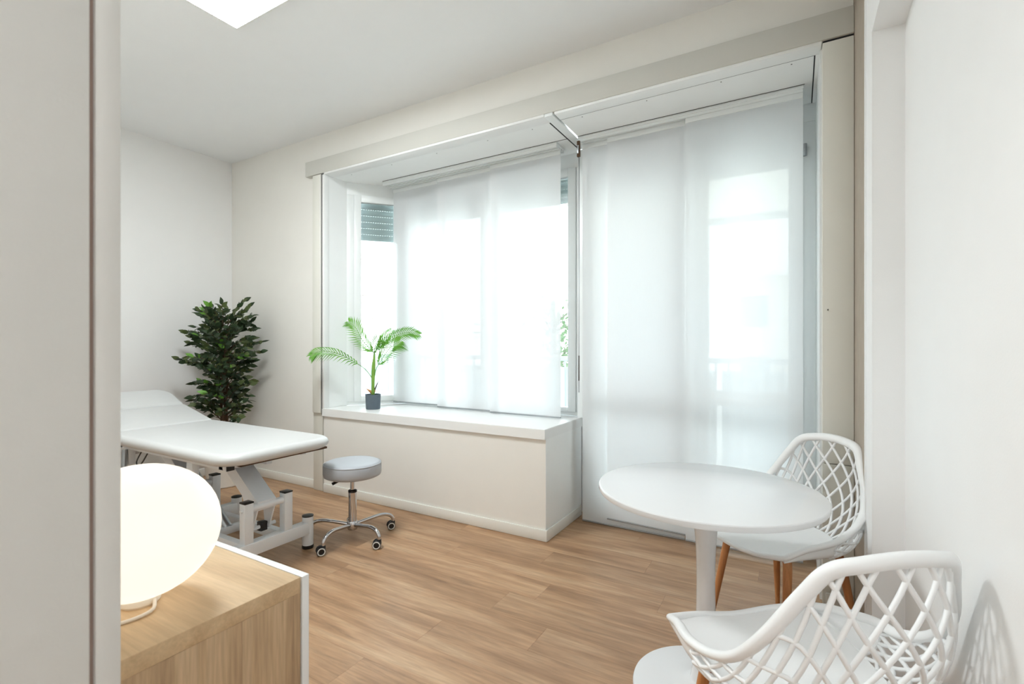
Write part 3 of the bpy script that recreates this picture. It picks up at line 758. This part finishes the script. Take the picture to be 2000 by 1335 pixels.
def build_chair():
    parts = []
    # seat pan: fan of rings from the pan outline to the centre, dished
    b_ = BM(); rings = []
    front = []
    n = len(PANC)
    fr0, fr1 = PANC[-1], PANC[0]
    edge = [p.copy() for p in PANC]
    for k in range(1, 24):                                       # front edge from left tip to right tip
        t = k / 24; x = fr0.x + (fr1.x - fr0.x) * t
        edge.append(Vector((x, 0.196 + 0.028 * math.sin(PI * t), 0.436 - 0.024 * math.sin(PI * t))))
    m = len(edge)
    for i in range(9):
        s = 1 - i / 8
        ring = []
        for p in edge:
            q = Vector((p.x * s, 0.0 + (p.y) * s, 0))
            base = 0.405 + 0.012 * max(0, q.y / .2)
            z = base + (p.z - base) * s ** 2.2
            ring.append(Vector((q.x, q.y, z)))
        rings.append(ring)
    top = [[b_.verts.new(v) for v in r] for r in rings[:-1]]
    ctr = b_.verts.new(rings[-1][0])
    for A, B in zip(top, top[1:]):
        for k in range(m): b_.faces.new((A[k], A[(k + 1) % m], B[(k + 1) % m], B[k]))
    for k in range(m): b_.faces.new((top[-1][k], top[-1][(k + 1) % m], ctr))
    bmesh.ops.recalc_face_normals(b_, faces=b_.faces)
    bmesh.ops.solidify(b_, geom=list(b_.faces), thickness=0.008)
    parts.append(('seat', b_, M_CHAIR, True))
    # rim: along the shell edge and across the seat front
    rp = [p.copy() for p in RIMC[::2]]
    fpts = catmull([RIMC[-1], (-0.121, 0.245, 0.423), (0, 0.249, 0.413), (0.121, 0.245, 0.423), RIMC[0]], 40)[1:-1]
    b_ = BM()
    allp = rp + fpts
    rad = [0.0155 if (p.z > 0.5) else 0.0125 for p in allp]
    nfr = len(rp)
    rad = []
    for i, p in enumerate(allp):
        if i < nfr: rad.append(0.0105 + 0.004 * min(1, max(0, (p.z - .45) / .25)))
        else:
            t = (i - nfr) / len(fpts); rad.append(0.0105 - 0.003 * math.sin(PI * t))
    tube(b_, allp, rad, 12, closed=True, flat=1.25)
    parts.append(('rim', b_, M_CHAIR, True))
    # solid webs joining pan and rim at the front of both sides, and the front lip
    for (a0, a1) in ((0.0, 0.13), (0.87, 1.0)):
        b_ = BM(); na, nr = 16, 6
        g = [[b_.verts.new(shell_pt(a0 + (a1 - a0) * i / na, j / nr)) for j in range(nr + 1)] for i in range(na + 1)]
        for i in range(na):
            for j in range(nr): b_.faces.new((g[i][j], g[i + 1][j], g[i + 1][j + 1], g[i][j + 1]))
        bmesh.ops.recalc_face_normals(b_, faces=b_.faces); bmesh.ops.solidify(b_, geom=list(b_.faces), thickness=0.007)
        parts.append(('side_web', b_, M_CHAIR, True))
    b_ = BM(); g = []
    fe = [PANC[-1]] + edge[n:] + [PANC[0]]
    ff = [RIMC[-1]] + fpts + [RIMC[0]]
    ns = 24
    for i in range(ns + 1):
        p = fe[min(int(i / ns * (len(fe) - 1)), len(fe) - 1)]; q = ff[min(int(i / ns * (len(ff) - 1)), len(ff) - 1)]
        g.append([b_.verts.new(p.lerp(q, j / 3)) for j in range(4)])
    for i in range(ns):
        for j in range(3): b_.faces.new((g[i][j], g[i + 1][j], g[i + 1][j + 1], g[i][j + 1]))
    bmesh.ops.recalc_face_normals(b_, faces=b_.faces); bmesh.ops.solidify(b_, geom=list(b_.faces), thickness=0.006)
    parts.append(('front_lip', b_, M_CHAIR, True))
    # diagonal lattice bars, two directions
    nb = 16; kk = 0.185
    for s in (-1, 1):
        for i in range(-6, nb + 7):
            a0 = 0.10 + 0.80 * (i + 0.5) / nb
            pts = []
            for j in range(15):
                r = j / 14; a = a0 + s * kk * (r - .5) * 1.0
                if 0.115 <= a <= 0.885: pts.append(shell_pt(a, r))
            if len(pts) >= 3:
                b_ = BM(); tube(b_, pts, 0.0052 if len(pts) > 4 else 0.0045, 8, flat=1.1)
                parts.append(('lattice_bar', b_, M_CHAIR, True))
    # wooden legs with a bent top and the rail under the seat
    for sx in (-1, 1):
        for sy in (-1, 1):
            b_ = BM()
            tube(b_, [(sx * .198, sy * .190 - .01, 0), (sx * .177, sy * .163 - .01, .19), (sx * .158, sy * .138 - .01, .355), (sx * .150, sy * .130 - .01, .388)], [.0095, .0145, .0165, .016], 12)
            parts.append(('leg', b_, M_BEECH, True))
            b_ = BM(); tube(b_, [(sx * .156, sy * .136 - .01, .376), (sx * .09, sy * .08 - .01, .384), (sx * .02, sy * .02 - .01, .386)], [.016, .014, .012], 10); parts.append(('leg_rail', b_, M_BEECH, True))
    b_ = lathe(BM(), [(0, .372), (.05, .372), (.055, .38), (.05, .404), (0, .404)], 24, (0, -.01, 0)); parts.append(('mount_plate', b_, M_CHAIR, True))
    return parts
chair_meshes = []
for nm, b_, m_, sm in build_chair():
    me = bpy.data.meshes.new(nm); b_.normal_update(); b_.to_mesh(me); b_.free(); me.materials.append(m_)
    for p in me.polygons: p.use_smooth = True
    try: me.set_sharp_from_angle(angle=1.0)
    except Exception: pass
    chair_meshes.append((nm, me))
def place_chair(x, y, facing, label):
    c = thing('lattice_chair', label, 'chair', (x, y, 0), math.atan2(facing[1], facing[0]) - PI / 2, group='lattice chairs at the round table')
    for nm, me in chair_meshes:
        o = link(bpy.data.objects.new(nm, me)); o.parent = c
    return c
place_chair(-0.061, 2.346, (math.cos(-2.3), math.sin(-2.3)), 'white lattice-back chair with wooden legs in front of the window post')
place_chair(-0.007, 1.413, (math.cos(2.246), math.sin(2.246)), 'white lattice-back chair in the near foreground, seen from behind')

# ------------------------------------------------------------------ palm on the sill
RT = Vector((math.cos(YAW), math.sin(YAW), 0)); FWD = Vector((-math.sin(YAW), math.cos(YAW), 0)); UP = Vector((0, 0, 1))
pm = thing('potted_palm', 'small green artificial palm in a slate grey pot on the sill', 'potted plant', (-3.01, 2.90, SILL))
obj('pot', lathe(BM(), [(0, 0), (.054, 0), (.057, .004), (.062, .118), (.063, .122), (.058, .122), (.056, .105), (0, .105)], 36), M_GREYPOT, pm, smooth=True, angle=0.7)
obj('soil', lathe(BM(), [(0, .10), (.057, .10), (.05, .112), (0, .116)], 24), M_SOIL, pm, smooth=True)
K = 4.05 / 954
def im(u, v, dep=0.0):   # picture offsets of the palm, laid out around its stem
    return RT * ((u - 728) * K) + UP * ((798 - v) * K) + FWD * dep
bb = BM(); tube(bb, catmull([im(728, 772), im(728, 745), im(729, 715), im(731, 686)], 16), [.014 + .0 * i for i in range(6)] + [.0145, .0155, .016, .0165, .016, .015, .0135, .011, .009, .007, .005], 10); obj('stem', bb, M_PALMST, pm, smooth=True)
for q, (du, dv, r_) in enumerate(((-13, 24, .012), (5, 22, .010), (11, 40, .006))):
    bb = BM(); base = im(728, 769); tip = base + RT * (du * K * 1.0) + UP * ((dv - 14) * K)
    tube(bb, [base, base.lerp(tip, .5) + UP * .004, tip], [r_, r_ * .9, .001], 6, flat=.35); obj('husk', bb, M_HUSK if q < 2 else M_BARK, pm, smooth=True)
def frond(pts, t0, lmax, droop, nl, roll=0.0):
    path = catmull(pts, 40); b_ = BM()
    tube(b_, path, [.0034 * (1 - .6 * i / 40) for i in range(41)], 6)
    for i in range(nl):
        t = t0 + (1 - t0) * i / (nl - 1)
        k = min(int(t * 40), 39); p = path[k].lerp(path[k + 1], t * 40 - k); tg = (path[k + 1] - path[k]).normalized()
        side = tg.cross(FWD); side.normalize()
        side = (Matrix.Rotation(roll, 3, tg) @ side)
        env = math.sin(PI * (0.12 + 0.80 * (t - t0) / (1 - t0))) ** 0.7
        ln = lmax * env
        for s in (-1, 1):
            d = (tg * 0.80 + side * s * 0.62 + FWD * random.uniform(-.12, .12)).normalized()
            q1 = p + d * ln * .5; q2 = p + d * ln + UP * (-droop * ln)
            wv = tg.cross(d).cross(d).normalized() * (.0048)
            a = b_.verts.new(p - wv * .4); b2 = b_.verts.new(p + wv * .4); c = b_.verts.new(q1 + wv); c2 = b_.verts.new(q1 - wv); e = b_.verts.new(q2)
            b_.faces.new((a, b2, c, c2)); b_.faces.new((c2, c, e))
    o = obj('frond', b_, M_PALM, pm)
frond([im(726, 738), im(716, 722, -.03), im(702, 710, -.06), im(670, 690, -.12), im(640, 686, -.15), im(624, 694, -.17)], .40, .10, .35, 22, .35)
frond([im(730, 690), im(722, 682, .0), im(704, 662, .02), im(690, 640, .05), im(676, 629, .07)], .10, .135, .15, 22, .15)
frond([im(731, 688), im(738, 676, .04), im(746, 662, .07), im(757, 646, .1)], .12, .10, .1, 16, .3)
frond([im(731, 690), im(745, 672, -.02), im(772, 657, -.04), im(798, 650, -.06), im(820, 654, -.08)], .16, .10, .15, 24, .25)
frond([im(731, 735), im(736, 720, -.03), im(746, 706, -.06), im(764, 682, -.09), im(784, 668, -.10)], .40, .155, .25, 21, .1)
frond([im(730, 692), im(734, 682, -.05), im(742, 668, -.09), im(750, 664, -.12)], .08, .11, .2, 15, .0)

# ------------------------------------------------------------------ ficus in the corner
FXY = Vector((-4.33, 2.43, 0))
fc = thing('ficus_tree', 'dark leafy artificial ficus in a white pot in the room corner', 'potted plant', FXY)
obj('pot', lathe(BM(), [(0, 0), (.125, 0), (.132, .006), (.152, .27), (.156, .28), (.156, .295), (.145, .295), (.140, .27), (0, .27)], 44), M_WPOT, fc, smooth=True, angle=0.7)
obj('soil', lathe(BM(), [(0, .262), (.142, .262), (.12, .275), (0, .285)], 28), M_SOIL, fc, smooth=True)
rng = random.Random(21)
trunks = []
for q in range(3):
    ph = q * 2.1
    pts = [Vector((.022 * math.cos(ph + z * 5), .022 * math.sin(ph + z * 5), .27 + z)) for z in [i * .09 for i in range(13)]]
    bb = BM(); tube(bb, pts, [.015 - .0008 * i for i in range(13)], 8); obj('trunk', bb, M_BARK, fc, smooth=True); trunks.append(pts)
leaf_meshes = []
def leaf_geo(b_, M_, L_, W_):
    prof = [(0, .0), (.12, .55), (.35, 1.0), (.6, .85), (.82, .42), (1.0, 0.0)]
    mid = [b_.verts.new(M_ @ Vector((0, t * L_, -.10 * L_ * t * t))) for t, w in prof]
    lf = [b_.verts.new(M_ @ Vector((-w * W_, t * L_, .12 * W_ * w - .10 * L_ * t * t))) if w > 0 else None for t, w in prof]
    rg = [b_.verts.new(M_ @ Vector((w * W_, t * L_, .12 * W_ * w - .10 * L_ * t * t))) if w > 0 else None for t, w in prof]
    for i in range(len(prof) - 1):
        for sd in (lf, rg):
            ring = [v for v in (mid[i], sd[i], sd[i + 1], mid[i + 1]) if v is not None]
            b_.faces.new(ring if sd is rg else ring[::-1])
for q, m_ in enumerate((M_FICUS, M_FICUS, M_FICUSO, M_FICUSB)):
    b_ = BM(); leaf_geo(b_, Matrix.Identity(4), .066 + .008 * (q % 2), .0185)
    me = bpy.data.meshes.new('leaf'); b_.to_mesh(me); b_.free(); me.materials.append(m_)
    for p in me.polygons: p.use_smooth = True
    leaf_meshes.append(me)
leaves = []
twigs = BM()
def env_r(z):
    # crown outline: full at the top two thirds, slimmer waist, some lower sprays
    if z > 1.5: return .17
    if z > 1.3: return .26
    if z > 1.05: return .30
    if z > .9: return .24
    return .20
nbr = 122
for i in range(nbr):
    z0 = .54 + .88 * (i / nbr) + rng.uniform(-.02, .02)
    a = i * 2.399 + rng.uniform(-.4, .4)
    ln = env_r(z0 + .14) * rng.uniform(.55, 1.1)
    out = Vector((math.cos(a), math.sin(a), 0))
    rise = rng.uniform(.08, .24) if z0 > .85 else rng.uniform(.02, .16)
    base = Vector((0.02 * math.cos(a), .02 * math.sin(a), z0))
    tip = base + out * ln + UP * rise
    lim = 1.0
    for _ in range(20):
        w = base + (tip - base) * lim + FXY
        if w.x > XL + .06 and w.y < YW - .06: break
        lim -= .05
    tip = base + (tip - base) * lim
    path = catmull([base, base.lerp(tip, .5) + UP * .02, tip - UP * .01], 10)
    tube(twigs, path, [.004 - .0003 * k for k in range(11)], 5)
    nl = max(6, int(12 * (tip - base).length / .26))
    for k in range(nl):
        t = .18 + .82 * (k + .5) / nl; kk_ = min(int(t * 10), 9)
        p = path[kk_].lerp(path[kk_ + 1], t * 10 - kk_); tg = (path[kk_ + 1] - path[kk_]).normalized()
        s = 1 if k % 2 else -1
        sd = tg.cross(UP).normalized()
        d = (tg * .8 + sd * s * .7 + UP * rng.uniform(-.6, .5) + Vector((rng.uniform(-.3, .3), rng.uniform(-.3, .3), 0))).normalized()
        if k == nl - 1: d = (tg + UP * rng.uniform(-.3, .2)).normalized()
        nz = UP * rng.uniform(-.1, .8) + Vector((rng.uniform(-.9, .9), rng.uniform(-.9, .9), 0)) + out * .5; nz = (nz - d * nz.dot(d)).normalized()
        X = d.cross(nz).normalized()
        Mx = Matrix(((X.x, d.x, nz.x, p.x), (X.y, d.y, nz.y, p.y), (X.z, d.z, nz.z, p.z), (0, 0, 0, 1)))
        wpt = p + FXY + d * .085
        if wpt.x < XL + .005 or wpt.y > YW - .005: continue
        leaves.append((Mx, rng.random(), rng.uniform(.82, 1.15), (p + FXY).dot(FWD)))
obj('twigs', twigs, M_BARK, fc, smooth=True)['kind'] = 'stuff'
leaves.sort(key=lambda l: l[3])
rest = {0: BM(), 1: BM()}
for i, (Mx, r_, sc, dep) in enumerate(leaves):
    which = 3 if r_ > .90 else (2 if r_ > .70 else (0 if r_ > .35 else 1))
    if i < 285:
        o = link(bpy.data.objects.new('leaf', leaf_meshes[which])); o.parent = fc
        o.matrix_local = Mx @ Matrix.Scale(sc, 4)
    else:
        leaf_geo(rest[0 if which < 2 else 1], Mx @ Matrix.Scale(sc, 4), .070, .0185)
for q, m_ in ((0, M_FICUS), (1, M_FICUSO)):
    o = obj('back_foliage', rest[q], m_, fc, smooth=True); o['kind'] = 'stuff'
print('ficus leaves', len(leaves))

# ------------------------------------------------------------------ outside
struct('floor_balcony', box(BM(), -5.5, 3.0, YG + .14, 5.0, -0.12, -0.03), M_CONC, 'pale balcony slab outside the windows', 'balcony floor')
struct('ceiling_balcony', box(BM(), -5.5, 3.0, YG + .14, 4.1, 2.85, 3.05), M_CONC, 'underside of the balcony above the windows', 'balcony ceiling')
aw = thing('added_shade', 'added canvas sheet outside the balcony door, dimming a band of the blinds', 'added_shade', (-0.2, 3.55, 2.75))  # added to give a band of dimmer daylight on the blinds
bb = BM()
for k in range(8):
    x0 = -1.9 + k * .42
    vs = [bb.verts.new(q) for q in ((x0, 3.56, 2.78), (x0 + .42, 3.56, 2.78), (x0 + .42, 4.9, 2.40), (x0, 4.9, 2.40))]
    bb.faces.new(vs)
bmesh.ops.remove_doubles(bb, verts=bb.verts, dist=1e-4); bmesh.ops.solidify(bb, geom=list(bb.faces), thickness=0.004)
obj('canvas', bb, M_CANVAS, aw, world=True)
bxo('front_bar', (-1.92, 1.48, 4.88, 4.93, 2.34, 2.41), M_BRAIL, aw, bev=0.008)
bxo('roller', (-1.92, 1.48, 3.52, 3.60, 2.74, 2.82), M_BRAIL, aw, bev=0.02)
rl = thing('balcony_railing', 'pale grey balcony railing with upright bars outside the windows', 'railing', (-1.0, 4.92, -.03))
bxo('top_rail', (-5.5, 3.0, 4.90, 4.95, 1.05, 1.10), M_BRAIL, rl, bev=0.005)
bxo('bottom_rail', (-5.5, 3.0, 4.91, 4.94, 0.06, 0.09), M_BRAIL, rl)
bar = bxo('baluster', (-5.5, -5.484, 4.917, 4.933, 0.09, 1.05), M_BRAIL, rl)
for i in range(1, 78):
    o = link(bpy.data.objects.new('baluster', bar.data)); o.parent = rl; o.location = (i * .11, 0, 0)
for i in range(7):
    bxo('frosted_panel', (-5.4 + i * 1.2, -4.25 + i * 1.2, 4.945, 4.953, 0.10, 0.98), M_FROST, rl)
def building(name, x0, x1, y0, y1, z1, label, nw, nf, m):
    o = thing(name, label, 'building', ((x0 + x1) / 2, y0, -6))
    bxo('wall', (x0, x1, y0, y1, -6, z1), m, o)
    bxo('roof_edge', (x0 - .3, x1 + .3, y0 - .3, y1 + .3, z1, z1 + .25), M_CONC, o)
    wx = (x1 - x0) / nw; wz = 3.0
    me = None
    for f in range(nf):
        for k in range(nw):
            cx = x0 + wx * (k + .5); cz = z1 - 1.7 - f * wz
            if me is None:
                w_ = bxo('window', (cx - .6, cx + .6, y0 - .06, y0 + .02, cz - .75, cz + .75), M_FAR2, o, bev=.02); me = (w_, cx, cz)
            else:
                w_ = link(bpy.data.objects.new('window', me[0].data)); w_.parent = o; w_.location = (cx - me[1], 0, cz - me[2])
    return o
building('apartment_building', -3.0, 9.0, 27, 36, 4.6, 'pale low building across the street seen through the blinds', 5, 3, M_FAR1)
struct('ground', box(BM(), -60, 40, 5.2, 70, -6.2, -6.0), M_CONC, 'pale street ground far below the balcony', 'ground')
# hedge-like tree crown beyond the main window
def far_tree(loc, h, rad, n, label, seed, leafy=True):
    r = random.Random(seed)
    o = thing('street_tree', label, 'tree', loc, group=None)
    b_ = BM(); tube(b_, [(0, 0, 0), (.05, .02, h * .5), (0, .1, h)], [.16, .11, .05], 8); obj('trunk', b_, M_TWIG, o, smooth=True)
    b_ = BM(); lf = BM()
    for i in range(n):
        a = r.uniform(0, 2 * PI); z0 = h * r.uniform(.35, .95); e = r.uniform(.2, 1.0)
        base = Vector((0, .05, z0)); tip = base + Vector((math.cos(a) * rad * e, math.sin(a) * rad * e, r.uniform(.1, .9) * rad * .6))
        pth = catmull([base, base.lerp(tip, .5) + Vector((r.uniform(-.15, .15), r.uniform(-.15, .15), .1)), tip], 6)
        tube(b_, pth, [.03 - .004 * k for k in range(7)], 5)
        for q in range(3):
            t0 = pth[3 + q]; tw = t0 + Vector((r.uniform(-.5, .5), r.uniform(-.5, .5), r.uniform(-.1, .5)))
            tube(b_, [t0, t0.lerp(tw, .5) + Vector((0, 0, .04)), tw], [.010, .007, .003], 4)
        if leafy:
            for q in range(46):
                c = base.lerp(tip, r.uniform(.4, 1.05)) + Vector((r.gauss(0, .25), r.gauss(0, .25), r.gauss(0, .25)))
                u_ = Vector((r.gauss(0, 1), r.gauss(0, 1), r.gauss(0, 1))).normalized(); v_ = u_.orthogonal().normalized()
                s = r.uniform(.05, .09)
                f = [lf.verts.new(c + u_ * s), lf.verts.new(c + v_ * s * .5), lf.verts.new(c - u_ * s), lf.verts.new(c - v_ * s * .5)]
                lf.faces.new(f)
    obj('branches', b_, M_TWIG, o, smooth=True)['kind'] = 'stuff'
    if leafy: obj('foliage', lf, M_HEDGE, o)['kind'] = 'stuff'
    else: lf.free()
far_tree((-11.8, 8.8, -6), 10.0, 3.6, 70, 'bare grey tree seen through the angled side window', 3, leafy=False)
far_tree((-4.6, 9.6, -6), 8.2, 1.9, 55, 'green leafy tree glimpsed beside the blinds at the main window', 5)
